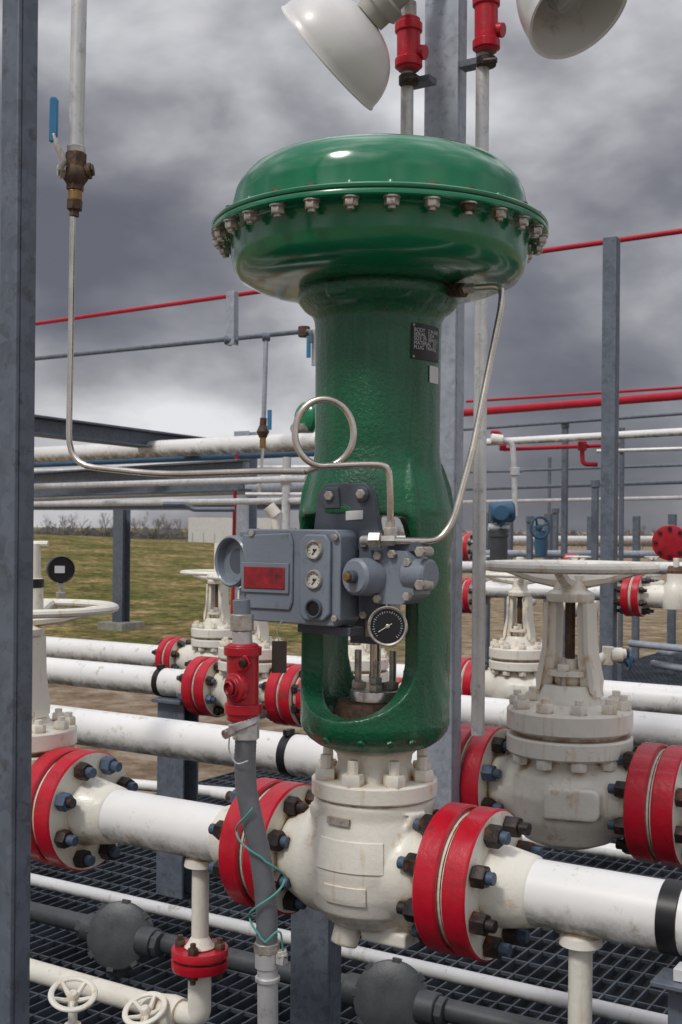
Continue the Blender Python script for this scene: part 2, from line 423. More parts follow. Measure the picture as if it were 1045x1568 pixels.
def shellr(z):
    pr = [(-.428, .091), (-.445, .095), (-.475, .101), (-.505, .104), (-.54, .101), (-.568, .092), (-.592, .07)]
    for (z0, r0), (z1, r1) in zip(pr, pr[1:]):
        if z0 >= z >= z1: return r0+(r1-r0)*(z0-z)/(z0-z1)
    return .09
def pad(a0, a1, z0, z1, th):
    zs = [z0+(z1-z0)*i/6 for i in range(7)]
    b.lathe([(shellr(z0)-.006, z0-.001)]+[(shellr(z)+th, z) for z in zs]+[(shellr(z1)-.006, z1+.001)], 'cream', Fv, 16, a0, a1)
pad(rad(-113), rad(-52), -.500, -.455, .0020)
pad(rad(-104), rad(-66), -.548, -.520, .0024)
b.obj('cast_data_pads', cv, bevel=.001)
b = MB()
b.lathe([(.094, -.434), (.0972, -.434), (.0957, -.424), (.092, -.424)], 'bolt', Fv, 10, rad(-106), rad(-82))
b.obj('body_tag', cv)
b = MB()
flange_pair(b, -.181, 0, ZP, .102, hubs=(1, 0), t=.037); flange_pair(b, .164, 0, ZP, .107, hubs=(0, 1), t=.036)
b.obj('end_flanges', cv)
def wraptext(txt, size, r, ac, z, k, name):
    c = bpy.data.curves.new(name, 'FONT'); c.body = txt; c.size = size; c.space_line = .82
    o = bpy.data.objects.new(name, c); sc.collection.objects.link(o)
    bpy.context.view_layer.update()
    me = bpy.data.meshes.new_from_object(o.evaluated_get(bpy.context.evaluated_depsgraph_get()))
    bpy.data.objects.remove(o)
    for v in me.vertices:
        t = ac+v.co.x/r; zz = z+v.co.y
        v.co = Vector((r*math.cos(t), r*math.sin(t), EYE.z+zz))-cv.location
    me.materials.append(M[k]); o = bpy.data.objects.new(name, me); sc.collection.objects.link(o); o.parent = cv
    return o
# nameplates on yoke
b = MB(); a1 = rad(9); a0 = rad(-30)
b.lathe([(.0950, .250), (.0975, .250), (.0975, .302), (.0950, .302)], 'black', Fv, 16, a0, a1)
b.lathe([(.0950, .218), (.0972, .218), (.0972, .243), (.0950, .243)], 'label', Fv, 8, rad(-8), rad(9))
for a_, z_ in ((-28, .299), (-28, .253), (7, .299), (7, .253)):
    q = V(.0975*math.cos(rad(a_)), .0975*math.sin(rad(a_)), z_); b.cyl(q, q+Vector((math.cos(rad(a_)), math.sin(rad(a_)), 0))*.0015, .0018, 'bolt', 8)
b.obj('nameplate', cv)
wraptext(" BODY   2 IN 600\n SERIAL  1834\n SIZE 70  BENCH\n MATERIAL  STL\n PLUG  TRAVEL", .0078, .0982, rad(-29), .2900, 'label', 'nameplate_text')

# ------------------------------------------------------------------ POSITIONER
ps = group('valve_positioner', V(-.05, -.13, -.06))
FY = lambda y: Matrix(((1, 0, 0, 0), (0, 0, 1, y), (0, 1, 0, EYE.z), (0, 0, 0, 1)))   # (x, h, y)
b = MB()
b.prism([(-.138, -.012), (-.128, -.001), (.026, -.001), (.034, -.010), (.034, -.128), (.024, -.138), (-.118, -.136), (-.134, -.124)], -.158, -.104, 'posi', FY(0))
b.prism([(-.132, -.010), (-.05, -.006), (-.045, -.02), (-.045, -.105), (-.05, -.118), (-.128, -.118)], -.1615, -.157, 'posi', FY(0))
b.prism([(-.022, -.008), (.012, -.008), (.020, -.018), (.020, -.12), (.010, -.130), (-.022, -.130), (-.030, -.12), (-.030, -.018)], -.165, -.157, 'posi', FY(0))
b.obj('housing', ps, bevel=.0035, segs=3)
b = MB()
b.prism([(-.1345, -.050), (-.050, -.050), (-.050, -.094), (-.1345, -.094)], -.1645, -.1605, 'posi', FY(0))
b.prism([(-.129, -.056), (-.056, -.056), (-.056, -.088), (-.129, -.088)], -.1660, -.1640, 'display', FY(0))
b.prism([(-.14, -.128), (.04, -.128), (.04, -.012), (-.14, -.012)], -.1035, -.094, 'posid', FY(0))
b.obj('display_panel', ps, bevel=.0012)
b = MB()
for hz, face in ((-.030, 'dial'), (-.072, 'dial'), (-.113, 'black')):
    Fm = frame(V(-.005, -.165, hz), (0, -1, 0), (1, 0, 0))
    b.lathe([(.0, .001), (.0108, .001)], face, Fm, 28)
    b.lathe([(.0105, .0), (.0108, .004), (.0125, .0045), (.0138, .003), (.0142, 0)], 'bolt' if face == 'dial' else 'posid', Fm, 28)
    if face == 'dial':
        b.box((.002, .002, .0018), (.012, .0012, .0006), 'black', Fm @ Matrix.Rotation(rad(230), 4, 'Z'))
        b.lathe([(0, .0015), (.002, .002), (0, .003)], 'black', Fm, 10)
        for q in range(9):
            a = rad(-40+q*32); b.box((.0086, 0, .0014), (.0022, .0006, .0004), 'black', Fm @ Matrix.Rotation(a, 4, 'Z'))
b.obj('output_gauges', ps)
b = MB()
Fm = frame(V(-.160, -.125, -.050), (-.25, -1, 0), (1, 0, 0))
b.lathe([(0, -.035), (.034, -.035), (.0365, -.03), (.0365, .012), (.039, .014), (.039, .024), (.036, .027), (.033, .024), (.032, .012), (0, .010)], 'posi', Fm, 48)
b.lathe([(0, .0112), (.030, .0112)], 'posid', Fm, 40)
b.box((-.14, -.12, -.05), (.03, .04, .07), 'posi', Fv)
b.box((-.15, -.115, -.012), (.035, .02, .012), 'posi', Fv)
b.cyl(V(-.146, -.125, -.09), V(-.146, -.125, -.112), .017, 'posi', 24)
for x, z in ((.027, -.012), (.027, -.126), (-.118, -.008)):
    b.hexn(frame(V(x, -.160, z), (0, -1, 0), (1, 0, 0)), .005, .004, 'bolt')
b.obj('terminal_cover', ps, bevel=.001)
b = MB()
b.prism([(-.045, -.03), (-.035, .050), (-.02, .066), (.045, .066), (.056, .055), (.075, -.03)], -.112, -.099, 'posid', FY(0))
b.prism([(-.028, .045), (-.018, .060), (.002, .060), (.006, .03), (-.02, .03)], -.116, -.111, 'posid', FY(0))
for x, z in ((-.012, .048), (.042, .050)):
    b.lathe([(0, 0), (.011, 0), (.011, .004), (0, .004)], 'posid', frame(V(x, -.112, z), (0, -1, 0)), 20)
    b.hexn(frame(V(x, -.115, z), (0, -1, 0)), .0075, .006, 'bolt')
b.prism([(.014, .012), (.043, .014), (.043, .027), (.014, .026)], -.1135, -.1115, 'label', FY(0))
b.prism([(.04, -.002), (.075, -.002), (.075, -.135), (.04, -.125)], -.118, -.100, 'posid', FY(0))
b.prism([(-.05, -.137), (.04, -.14), (.04, -.152), (-.05, -.150)], -.14, -.104, 'posid', FY(0))
b.obj('mounting_bracket', ps, bevel=.0018)
b = MB()
rg = group('pressure_regulator', V(.09, -.11, -.07))
b.cyl(V(.075, -.10, -.068), V(.060, -.165, -.066), .029, 'posi', 36, r2=.026, ch=.004)
b.cyl(V(.060, -.165, -.066), V(.058, -.175, -.066), .009, 'posid', 16)
b.cyl(V(.058, -.175, -.066), V(.057, -.182, -.066), .006, 'brass', 12)
b.prism([(.075, -.028), (.125, -.030), (.138, -.045), (.138, -.09), (.120, -.104), (.08, -.104), (.07, -.09)], -.135, -.085, 'posi', FY(0))
b.prism([(.060, -.015), (.14, -.018), (.145, -.03), (.06, -.03)], -.125, -.09, 'posid', FY(0))
b.cyl(V(.12, -.12, -.062), V(.16, -.125, -.062), .022, 'posi', 28, ch=.003)
for x, z in ((.083, -.037), (.13, -.045), (.13, -.092), (.083, -.097), (.106, -.034)):
    b.hexn(frame(V(x, -.135, z), (0, -1, 0)), .0065, .007, 'bolt')
for x, y, z in ((.050, -.118, -.02), (.050, -.118, -.122), (.052, -.118, -.075)):
    b.hexn(frame(V(x, y, z), (0, -1, 0)), .006, .006, 'bolt')
for z in (-.03, -.075):
    b.cyl(V(.155, -.12, z), V(.155, -.145, z), .007, 'bolt', 12); b.hexn(frame(V(.155, -.145, z), (0, -1, 0)), .008, .006, 'bolt')
b.cyl(V(.094, -.11, -.10), V(.094, -.112, -.13), .009, 'bolt', 14)
b.obj('regulator_body', rg, bevel=.002)
b = MB()
tow = (EYE-V(.088, -.15, -.148)).normalized()
Fm = frame(P(594, 959, 1.61), tow+Vector((-.12, 0, 0)), (1, 0, 0))
b.lathe([(0, -.02), (.022, -.02), (.0265, -.014), (.0275, 0), (.0275, .003), (.0262, .0045), (.024, .003), (.0235, 0)], 'bolt', Fm, 40)
b.lathe([(0, .0005), (.0238, .0005)], 'black', Fm, 40)
for q in range(28):
    a = rad(-45+q*10); b.box((.0195, 0, .0011), (.0035 if q % 4 == 0 else .0018, .0006, .0006), 'label', Fm @ Matrix.Rotation(a, 4, 'Z'))
b.box((.004, 0, .0018), (.022, .0011, .0006), 'label', Fm @ Matrix.Rotation(rad(215), 4, 'Z'))
b.lathe([(0, .001), (.003, .0015), (0, .003)], 'bolt', Fm, 12)
b.obj('supply_gauge', rg)

# ------------------------------------------------------------------ TUBING
b = MB()
pts = [P(112, 325, 1.86), P(109, 520, 1.86), P(105, 712, 1.85), P(250, 727, 1.78), P(400, 722, 1.70), P(470, 722, 1.645)]
b.sweep(pts, .0049, 'steel', 12, fil=.05)
loop = []
for i in range(0, 47):
    a = rad(-98 + i*8.2)
    loop.append(P(497+45*math.cos(a), 664-(53*math.sin(a) if math.sin(a) > 0 else 50*math.sin(a)), 1.640-.012*i/46))
b.sweep([P(470, 722, 1.645)] + loop, .0049, 'steel', 12)
b.sweep([loop[-1], P(520, 713, 1.628), P(560, 711, 1.628), P(596, 712, 1.628), P(598, 760, 1.63), P(598, 812, 1.64)], .0049, 'steel', 12, fil=.02)
b.cyl(P(598, 795, 1.64), P(598, 815, 1.64), .008, 'bolt', 6)
b.cyl(P(598, 808, 1.64), P(598, 826, 1.64), .0105, 'bolt', 6)
b.obj('air_supply_tubing')
b = MB()
b.sweep([P(705, 442, 1.72), P(770, 438, 1.70), P(768, 470, 1.69), P(742, 600, 1.67), P(724, 690, 1.655), P(694, 800, 1.64), P(672, 829, 1.635), P(588, 828, 1.625)], .0050, 'steel', 12, fil=.022)
b.cyl(P(690, 445, 1.74), P(712, 444, 1.715), .011, 'rust', 6)
b.cyl(P(708, 443, 1.72), P(728, 441, 1.713), .008, 'bolt', 6)
b.cyl(P(566, 827, 1.63), P(584, 827, 1.625), .0115, 'bolt', 6); b.cyl(P(582, 828, 1.625), P(604, 828, 1.627), .008, 'bolt', 6)
b.cyl(P(555, 828, 1.64), P(568, 827, 1.63), .007, 'bolt', 12)
b.obj('actuator_tubing')

# drop conduit with ball valve (upper left)
bv = group('ball_valve_drop', P(118, 250, 1.86))
b = MB(); D = 1.86
b.cyl(P(123, -60, D), P(117, 226, D), .0122, 'conduit', 20)
b.cyl(P(117, 224, D), P(117, 236, D), .0150, 'bolt', 6)
b.obj('conduit', bv)
b = MB()
b.cyl(P(117, 234, D), P(116, 262, D), .0165, 'rust', 8)
b.lathe([(0, -.016), (.013, -.016), (.020, -.006), (.020, .006), (.013, .016), (0, .016)], 'rust', frame(P(116, 268, D), U_), 20)
b.cyl(P(116, 275, D), P(115, 292, D), .014, 'rust', 6)
b.cyl(P(115, 292, D), P(115, 308, D), .0115, 'brass', 16)
b.cyl(P(115, 306, D), P(114, 322, D), .0125, 'rust', 6); b.cyl(P(114, 320, D), P(114, 332, D), .008, 'rust', 6)
b.cyl(P(128, 262, D), P(144, 260, D), .010, 'rust', 6); b.cyl(P(134, 262, D), P(140, 262, D), .013, 'rust', 12)
b.cyl(P(108, 262, D-.005), P(88, 262, D-.012), .008, 'bolt', 12); b.cyl(P(99, 262, D-.008), P(90, 262, D-.012), .0125, 'bolt', 6)
b.obj('valve_body', bv, bevel=.001)
b = MB()
b.sweep([P(92, 262, D-.02), P(98, 245, D-.022), P(88, 225, D-.024), P(83, 205, D-.024)], .0055, 'bolt', 8)
b.prism([(-.007, -.034), (.006, -.036), (.007, .030), (.004, .035), (-.003, .037), (-.0065, .032)], -.0045, .0045, 'bluew', frame(P(83, 184, D-.024), -F_, R_))
b.obj('lever', bv, bevel=.003)

# conduit below positioner
fc = group('instrument_conduit', P(372, 1060, 1.64)); D = 1.64
b = MB()
b.cyl(P(370, 918, D), P(371, 945, D), .0125, 'posi', 16)
b.cyl(P(371, 940, D), P(371, 966, D), .0165, 'bolt', 8); b.cyl(P(371, 966, D), P(372, 990, D), .014, 'conduit', 20)
b.cyl(P(372, 1100, D), P(377, 1112, D), .0225, 'conduit', 24); b.cyl(P(377, 1108, D), P(377, 1132, D), .019, 'conduit', 8)
b.cyl(P(355, 1120, D-.02), P(344, 1125, D-.03), .007, 'bolt', 8)
b.cyl(P(409, 1442, D), P(409, 1458, D), .0185, 'bolt', 8); b.cyl(P(409, 1456, D), P(409, 1482, D), .0165, 'conduit', 24)
b.cyl(P(410, 1480, D), P(411, 1640, D), .0145, 'conduit', 24); b.lathe([(.0145, 0), (.0175, .001), (.0175, .006), (.0145, .007)], 'conduit', frame(P(410, 1502, D)), 24)
b.cyl(P(426, 1462, D-.01), P(440, 1460, D-.01), .007, 'bolt', 6); b.box((0, 0, 0), (.012, .012, .014), 'conduit', frame(P(432, 1468, D-.01)))
b.obj('fittings', fc, bevel=.0008)
b = MB()
b.cyl(P(372, 985, D), P(372, 1104, D), .0225, 'red', 28, ch=.003)
b.lathe([(0, 0), (.020, 0), (.021, .004), (.020, .010), (.014, .012), (.0135, .016), (0, .016)], 'red', frame(P(366, 1052, D-.018), (-.2, -1, 0)), 28)
b.lathe([(0, 0), (.013, 0), (.013, .008), (0, .009)], 'red', frame(P(374, 1015, D-.018), (.2, -1, 0)), 6)
b.lathe([(0, 0), (.007, 0), (.006, .008), (0, .008)], 'nut', frame(P(374, 1015, D-.026), (.2, -1, 0)), 6)
b.lathe([(0, 0), (.0265, 0), (.0265, .012), (0, .012)], 'red', frame(P(372, 1003, D)), 28)
b.lathe([(0, 0), (.0265, 0), (.0265, .014), (0, .014)], 'red', frame(P(373, 1092, D)), 28)
b.lathe([(.008, .016), (.0105, .019), (.008, .021)], 'red', frame(P(366, 1052, D-.018), (-.2, -1, 0)), 20)
b.obj('seal_fitting', fc, bevel=.001)
b = MB()
path = [P(377, 1128, D), P(375, 1170, D), P(378, 1215, D), P(388, 1262, D), P(399, 1310, D), (P(406, 1360, D)), P(409, 1405, D), P(409, 1448, D)]
dense = []
for i in range(len(path)-1):
    for t in range(14): dense.append(path[i].lerp(path[i+1], t/14))
dense.append(path[-1])
sm = dense[:]
for _ in range(12): sm = [sm[0]]+[(sm[i-1]+sm[i]*2+sm[i+1])/4 for i in range(1, len(sm)-1)]+[sm[-1]]
b.sweep(sm, [.0148+(.0006 if i % 2 else 0) for i in range(len(sm))], 'rubber', 20)
b.obj('flexible_conduit', fc)
b = MB()
b.sweep([P(352, 1125, 1.61), P(350, 1150, 1.62), P(362, 1172, 1.62), P(380, 1165, 1.615)], .0012, 'label', 6, fil=.01)
w = []
for i in range(60):
    t = i/59; c = sm[int((.34+.62*t)*(len(sm)-1))]; a = t*2*pi*1.55+1.2
    w.append(c+(R_*math.cos(a)*(.018+.012*math.sin(t*pi)) + F_*(-.018*abs(math.sin(a))-.002)))
b.sweep(w, .0016, 'teal', 6)
b.sweep([w[-1], P(430, 1420, 1.62), P(434, 1462, 1.63)], .0016, 'teal', 6, fil=.02)
b.obj('ground_wire', fc)
b = MB()
b.box((0, 0, 0), (.021, .002, .045), 'tag', frame(P(428, 1006, 1.66), U_, R_))
b.sweep([P(428, 985, 1.66), P(424, 965, 1.66), P(432, 950, 1.67)], .0008, 'bolt', 5)
b.obj('hanging_tag')

# ------------------------------------------------------------------ PIPELINES
def pipe_row(Y, x0, x1, r=RP0, z=None, k='white', bands=()):
    z = ZP if z is None else z
    b = MB(); b.sweep([(x0, Y, z), (x1, Y, z)], r, k, 48)
    for x in bands:
        b.lathe([(r, -.011), (r+.003, -.010), (r+.003, .010), (r, .011)], 'black', frame((x, Y, z), (1, 0, 0)), 40)
        b.box((x, Y-.012, z+r+.006), (.012, .03, .012), 'black')
    return b
r = RP0
b = pipe_row(0, -.62, -.2); b.sweep([(.16, 0, ZP), (1.6, 0, ZP)], r, 'white', 56)
xb = rowX(1034, 0)
b.lathe([(r, -.0135), (r+.0025, -.0125), (r+.0025, .0125), (r, .0135)], 'black', frame((xb, 0, ZP), (1, 0, 0)), 48)
for x in (-.54, .255, -.28):
    b.lathe([(r, -.004), (r+.0012, -.002), (r+.0014, .001), (r, .004)], 'white', frame((x, 0, ZP), (1, 0, 0)), 48)
flange_pair(b, -.63, 0, ZP, .106, t=.038)
b.sweep([(-2.5, 0, ZP), (-.85, 0, ZP)], r, 'white', 40)
b.obj('main_pipeline')
Y2, Y3, Y4 = .64, 1.43, 1.99
xv2 = .068
b = pipe_row(Y2, -4, xv2-.19, bands=(rowX(447, Y2),)); b.sweep([(xv2+.19, Y2, ZP), (2, Y2, ZP)], r, 'white', 40)
b.obj('white_pipeline')
x3a, x3b = rowX(322, Y3), rowX(450, Y3)
b = pipe_row(Y3, -6, 2, bands=(rowX(250, Y3),)); flange_pair(b, x3a, Y3, ZP, .095); flange_pair(b, x3b, Y3, ZP, .095)
b.obj('white_pipeline')
b = pipe_row(Y4, -7, 3); flange_pair(b, rowX(718, Y4), Y4, ZP, .075, rp=.04); b.obj('white_pipeline')
# valves
gate_valve('gate_valve', xv2, Y2, ZP, 1.0, .156, .19, ph=.12, voxel=.004)
gate_valve('gate_valve', -.765, 0, ZP, .82, .165, .14, stem=.0, flanges=False, wz=.435)
gate_valve('gate_valve', (x3a+x3b)/2, Y3, ZP, .85, .13, (x3b-x3a)/2, flanges=False, voxel=.008, wz=.42)
gate_valve('gate_valve', rowX(332, Y4), Y4, ZP, .80, .13, .2, flanges=True, R=.085, voxel=.008, wz=.425, stem=.14)
gate_valve('gate_valve', rowX(795, Y4), Y4, ZP, .8, .13, .17, flanges=True, R=.085, voxel=.008, wz=.46, stem=.07)
gate_valve('gate_valve', rowX(545, Y3), Y3, ZP, .8, .1, .17, flanges=True, R=.08, voxel=.008, wz=.44)

# drain legs
dl = group('drain_leg', (rowX(308, 0), 0, .5)); xd = rowX(308, 0)
b = MB()
b.cyl((xd, 0, ZP-.04), (xd, 0, .50), .0145, 'cream', 20)
b.lathe([(0, 0), (.028, 0), (.026, .012), (.0145, .02)], 'cream', frame((xd, 0, ZP-.058)), 20)
zf = .478
b.lathe([(.0145, .035), (.022, .022), (.026, .018), (.026, .016), (.047, .016), (.048, .014), (.048, .003), (.043, .002), (.043, -.002), (.048, -.003), (.048, -.016), (.047, -.018), (.024, -.018), (.018, -.03), (.0155, -.045)],
        ['cream', 'cream', 'red', 'red', 'red', 'red', 'rust', 'rust', 'red', 'red', 'red', 'red', 'cream', 'cream'], frame((xd, 0, zf)), 40)
for i in range(4):
    a = rad(20+90*i); p = Vector((xd+.035*math.cos(a), .035*math.sin(a), zf))
    b.cyl(p-Vector((0, 0, .034)), p+Vector((0, 0, .034)), .005, 'rust', 8)
    for sg in (1, -1): b.hexn(frame(p+Vector((0, 0, .016*sg)), (0, 0, sg), (1, .3, 0)), .0095, .01, 'rust')
b.sweep([(xd, 0, zf-.03), (xd, 0, zf-.075), (xd-.0, 0, zf-.10), (xd-.05, 0, zf-.105), (xd-.6, 0, zf-.105)], .0195, 'cream', 18, fil=.03)
b.lathe([(0, 0), (.028, .0), (.030, .02), (.026, .05), (0, .05)], 'cream', frame((xd-.04, 0, zf-.108), (-1, 0, 0)), 20)
b.obj('pipe', dl)
for (px, py, rr) in ((112, 1522, .036), (222, 1545, .034)):
    b = MB(); c = P(px, py, 1.98)
    handwheel(b, c, rr, 'cream', tr=.0045, dish=.012, hub=.009, ns=5, Fm=frame(c, U_*.9-F_*.35+R_*(.1 if px < 200 else -.2)))
    b.cyl(c-Vector((0, 0, .09)), c-Vector((0, 0, .01)), .008, 'cream', 12); b.lathe([(0, 0), (.02, 0), (.024, .02), (.014, .035), (.014, .05), (0, .05)], 'cream', frame(c-Vector((0, 0, .10))), 16)
    b.obj('needle_valve_wheel', dl)
b = MB(); xr = rowX(890, 0)
b.cyl((xr, 0, ZP-.04), (xr, 0, .36), .0165, 'cream', 20)
b.lathe([(0, 0), (.03, 0), (.028, .012), (.0165, .022)], 'cream', frame((xr, 0, ZP-.060)), 20)
b.lathe([(.0165, .04), (.026, .018), (.046, .018), (.046, .0), (.0, .0)], ['cream', 'cream', 'red', 'red'], frame((xr, 0, .445-.025)), 36)
for i in range(4):
    a = rad(20+90*i); p = Vector((xr+.035*math.cos(a), .035*math.sin(a), .438)); b.hexn(frame(p), .010, .01, 'cream'); b.cyl(p, p+Vector((0, 0, .018)), .005, 'rust', 8)
b.obj('drain_leg')
b = MB(); c = P(1030, 1500, 1.5)
b.box((0.02, 0, 0), (.08, .06, .006), 'galvd', frame(c)); b.box((.02, -.0, -.05), (.05, .006, .1), 'galvd', frame(c)); b.box((.03, 0, .012), (.05, .03, .016), 'label', frame(c))
b.obj('support_bracket', bevel=.001)

# ------------------------------------------------------------------ low pipes and conduit boxes on the deck
def lowline(name, p1, p2, h, r, k):
    z = EYE.z-h; A = onZ(*p1, z); B = onZ(*p2, z); d = (B-A).normalized()
    b = MB(); b.sweep([A-d*1, B+d*.5], r, k, 24); b.obj(name); return A, B
lowline('small_white_pipe', (40, 1345), (900, 1540), 1.09, .0185, 'white')
A1, B1 = lowline('grey_conduit', (80, 1403), (1000, 1622), 1.10, .026, 'grey')
for px, py in ((186, 1432), (601, 1530)):
    b = MB(); c = onZ(px, py, EYE.z-1.10); g1 = group('conduit_junction_box', c)
    Fm = frame(c, (EYE-c).normalized()*.6+Vector((.2, -1, .3)), (1, 0, 0))
    b.lathe([(0, -.05), (.075, -.05), (.08, -.04), (.08, .008), (.088, .010), (.088, .026), (.082, .030), (.03, .033), (0, .033)], 'grey', Fm, 48)
    for a in range(8):
        q = Fm @ Vector((.083*math.cos(a*pi/4), .083*math.sin(a*pi/4), .02)); b.box((0, 0, 0), (.02, .02, .02), 'grey', frame(q, Fm.col[2].xyz, (Fm @ Vector((0, 0, 0)))-q))
    dv = (B1-A1).normalized()
    for s in (-1, 1):
        b.cyl(c+dv*s*.07, c+dv*s*.12, .038, 'grey', 24); b.cyl(c+dv*s*.12, c+dv*s*.14, .034, 'grey', 8)
    b.cyl(c-Vector((0, 0, .06)), c-Vector((0, 0, .13)), .03, 'grey', 20)
    b.obj('housing', g1, bevel=.002)

# ------------------------------------------------------------------ steelwork
def hbeam(b, p, q, w, h, t=.006, k='galv', xdir=None, kind='H'):
    p = Vector(p); q = Vector(q); L = (q-p).length; Fm = frame(p, q-p, xdir)
    if kind == 'H':
        b.box((0, h/2-t/2, L/2), (w, t, L), k, Fm); b.box((0, -h/2+t/2, L/2), (w, t, L), k, Fm); b.box((0, 0, L/2), (t, h-2*t-.001, L), k, Fm)
    elif kind == 'C':
        b.box((0, -h/2+t/2, L/2), (w, t, L), k, Fm); b.box((w/2-t/2, t/2+.0005, L/2), (t, h-t-.001, L), k, Fm); b.box((-w/2+t/2, t/2+.0005, L/2), (t, h-t-.001, L), k, Fm)
def post(px, py, d, w, h, z0, z1, kind='H', k='galv', xd=(1, 0, 0)):
    c = P(px, py, d); b = MB(); hbeam(b, (c.x, c.y, z0), (c.x, c.y, z1), w, h, .006, k, xd, kind)
    return b, c
b, c = post(29, 300, 1.36, .028, .030, -.0, 2.6, 'C', 'galvd'); b.obj('strut_post', bevel=.0015)
b, c = post(681, 300, 2.32, .074, .040, .43, 3.2, 'C')
c2 = P(484, 1480, 2.25)
hbeam(b, (c2.x, c2.y, .46), (c.x, c.y, .46), .05, .05, .005, 'galv', U_, 'C')
b.box((c.x, c.y, .43), (.10, .08, .008), 'galv'); b.obj('light_support_column', bevel=.002)
b, c = post(484, 1480, 2.25, .085, .05, 0, .60, 'C', 'galvd'); b.box((c.x, c.y, .006), (.18, .16, .012), 'galvd'); b.box((c.x, c.y, .606), (.12, .12, .01), 'galvd')
b.obj('pipe_support_post', bevel=.002)
c = onZ(268, 1370, 0); b = MB(); hbeam(b, (c.x, Y3, 0), (c.x, Y3, ZP-.060), .11, .08, .008, 'galvd', (1, 0, 0), 'H'); b.box((c.x, Y3, ZP-.053), (.12, .13, .012), 'galvd'); b.obj('pipe_support_post', bevel=.002)
b, c = post(934, 700, 4.6, .055, .05, -.4, EYE.z+(810-361)*4.6/1800, 'C', 'galvd'); b.obj('steel_post', bevel=.002)
A, B = hline((46, 497), 7.0, (1070, 350)); b = MB(); b.sweep([A+(A-B)*.3, B+(B-A)*.3], .0115, 'rpipe', 14); b.obj('red_pipe')
A, B = hline((46, 550), 7.0, (462, 508)); b = MB(); b.sweep([A+(A-B)*.4, B, B+(B-A).normalized()*.06, B+(B-A).normalized()*.06-U_*.06], .0125, 'galvd', 12, fil=.04)
dd = depth(B)
b.sweep([P(408, 513, dd), P(404, 645, dd)], .012, 'galv', 12)
for (px, py) in ((408, 516), (466, 508), (350, 521), (359, 521)): b.cyl(P(px-6, py, dd), P(px+6, py, dd), .022, 'galvd', 10)
b.obj('air_header_pipe')
bv2 = group('ball_valve_drop', P(404, 660, dd)); b = MB()
b.cyl(P(404, 640, dd), P(403, 655, dd), .018, 'rust', 8); b.lathe([(0, -.03), (.02, -.03), (.033, 0), (.02, .03), (0, .03)], 'rust', frame(P(403, 661, dd)), 14)
b.cyl(P(403, 670, dd), P(403, 686, dd), .016, 'brass', 8); b.sweep([P(403, 686, dd), P(397, 760, dd)], .008, 'steel', 8)
b.box((0, 0, 0), (.02, .01, .10), 'bluew', frame(P(413, 643, dd-.03)))
b.obj('body', bv2)
b = MB(); b.cyl(P(466, 500, dd), P(466, 516, dd), .03, 'rust', 10); b.box((0, 0, 0), (.02, .01, .11), 'bluew', frame(P(473, 531, dd-.03))); b.cyl(P(481, 505, dd), P(481, 560, dd), .012, 'conduit', 10); b.obj('isolation_valve')
b = MB(); hbeam(b, P(356, 529, dd), P(356, 447, dd), .05, .04, .006, 'galv', (1, 0, 0), 'C'); b.obj('header_hanger', bevel=.002)

# light column conduits
b = MB(); d = 2.26
b.sweep([P(740, -60, d), P(739, 140, d), P(732, 1125, d)], .0130, 'conduit', 20)
b.obj('vertical_conduit')
b = MB(); b.sweep([P(625, -60, d), P(624, 100, d), P(622, 420, 2.30)], .0125, 'conduit', 20); b.obj('vertical_conduit')
for px, y0, y1 in ((626, 28, 108), (745, -12, 80)):
    g1 = group('red_conduit_seal', P(px, (y0+y1)/2, d-.01)); b = MB(); dz = d-.01
    b.cyl(P(px, y0, dz), P(px, y1, dz), .0225, 'red', 24, ch=.003); b.cyl(P(px, y0+8, dz), P(px, y0+22, dz), .0265, 'red', 24); b.cyl(P(px, y1-18, dz), P(px, y1-4, dz), .0265, 'red', 24)
    b.cyl(P(px+12, (y0+y1)/2+12, dz), P(px+26, (y0+y1)/2+12, dz-.01), .014, 'red', 16)
    b.cyl(P(px, y0-24, dz), P(px, y0, dz), .016, 'bolt', 8); b.obj('fitting', g1)
    b = MB()
    b.cyl(P(px, y1+8, dz), P(px, y1+22, dz), .019, 'nut', 20); b.box((0, 0, 0), (.055, .03, .012), 'galvd', frame(P(px+(18 if px < 680 else -18), y1+18, d+.01)))
    b.cyl(P(px-4, y1+14, dz-.02), P(px+16, y1+12, dz-.03), .006, 'nut', 8)
    b.obj('strut_clamp', g1)
# floodlights
def shade(name, apex_c, axis, r, dep, bulb=False):
    g1 = group(name, apex_c); Fm = frame(apex_c, axis)
    prof = []
    for i in range(15):
        t = i/14*pi/2; prof.append((max(r*.18, r*math.sin(t)**.85), dep*(1-math.cos(t))))
    prof = [(r*.18, -.004)]+prof+[(r*1.02, dep+.003), (r*1.02, dep+.006), (r*.985, dep+.004)]+[(max(.0, (q-.005)), z+.004) for q, z in reversed(prof[0:])]
    b = MB(); b.lathe(prof, 'enamel', Fm, 64); b.obj('reflector', g1)
    b = MB(); b.lathe([(0, .0), (r*.26, .0), (r*.27, -.02), (r*.33, -.024), (r*.33, -.045), (r*.25, -.05), (r*.25, -.09), (r*.34, -.095), (r*.34, -.13), (r*.2, -.14), (0, -.14)], 'concrete', Fm, 32)
    if bulb: b.lathe([(0, .01), (.018, .01), (.018, .04), (.033, .07), (.036, .09), (.028, .115), (0, .122)], 'glass', Fm, 24)
    b.obj('socket_and_lamp', g1)
d = 2.15
shade('floodlight', P(566, 26, d), -(R_*.76+U_*.64-F_*.34), .120, .100)
shade('floodlight', P(830, -58, d+.02), R_*.36-U_*.74-F_*.40, .098, .140, bulb=True)
b = MB(); b.sweep([P(600, -10, d), P(625, -35, 2.25), P(681, -50, 2.3), P(745, -40, 2.25), P(840, -100, d)], .014, 'conduit', 14, fil=.03); b.obj('floodlight_bracket')

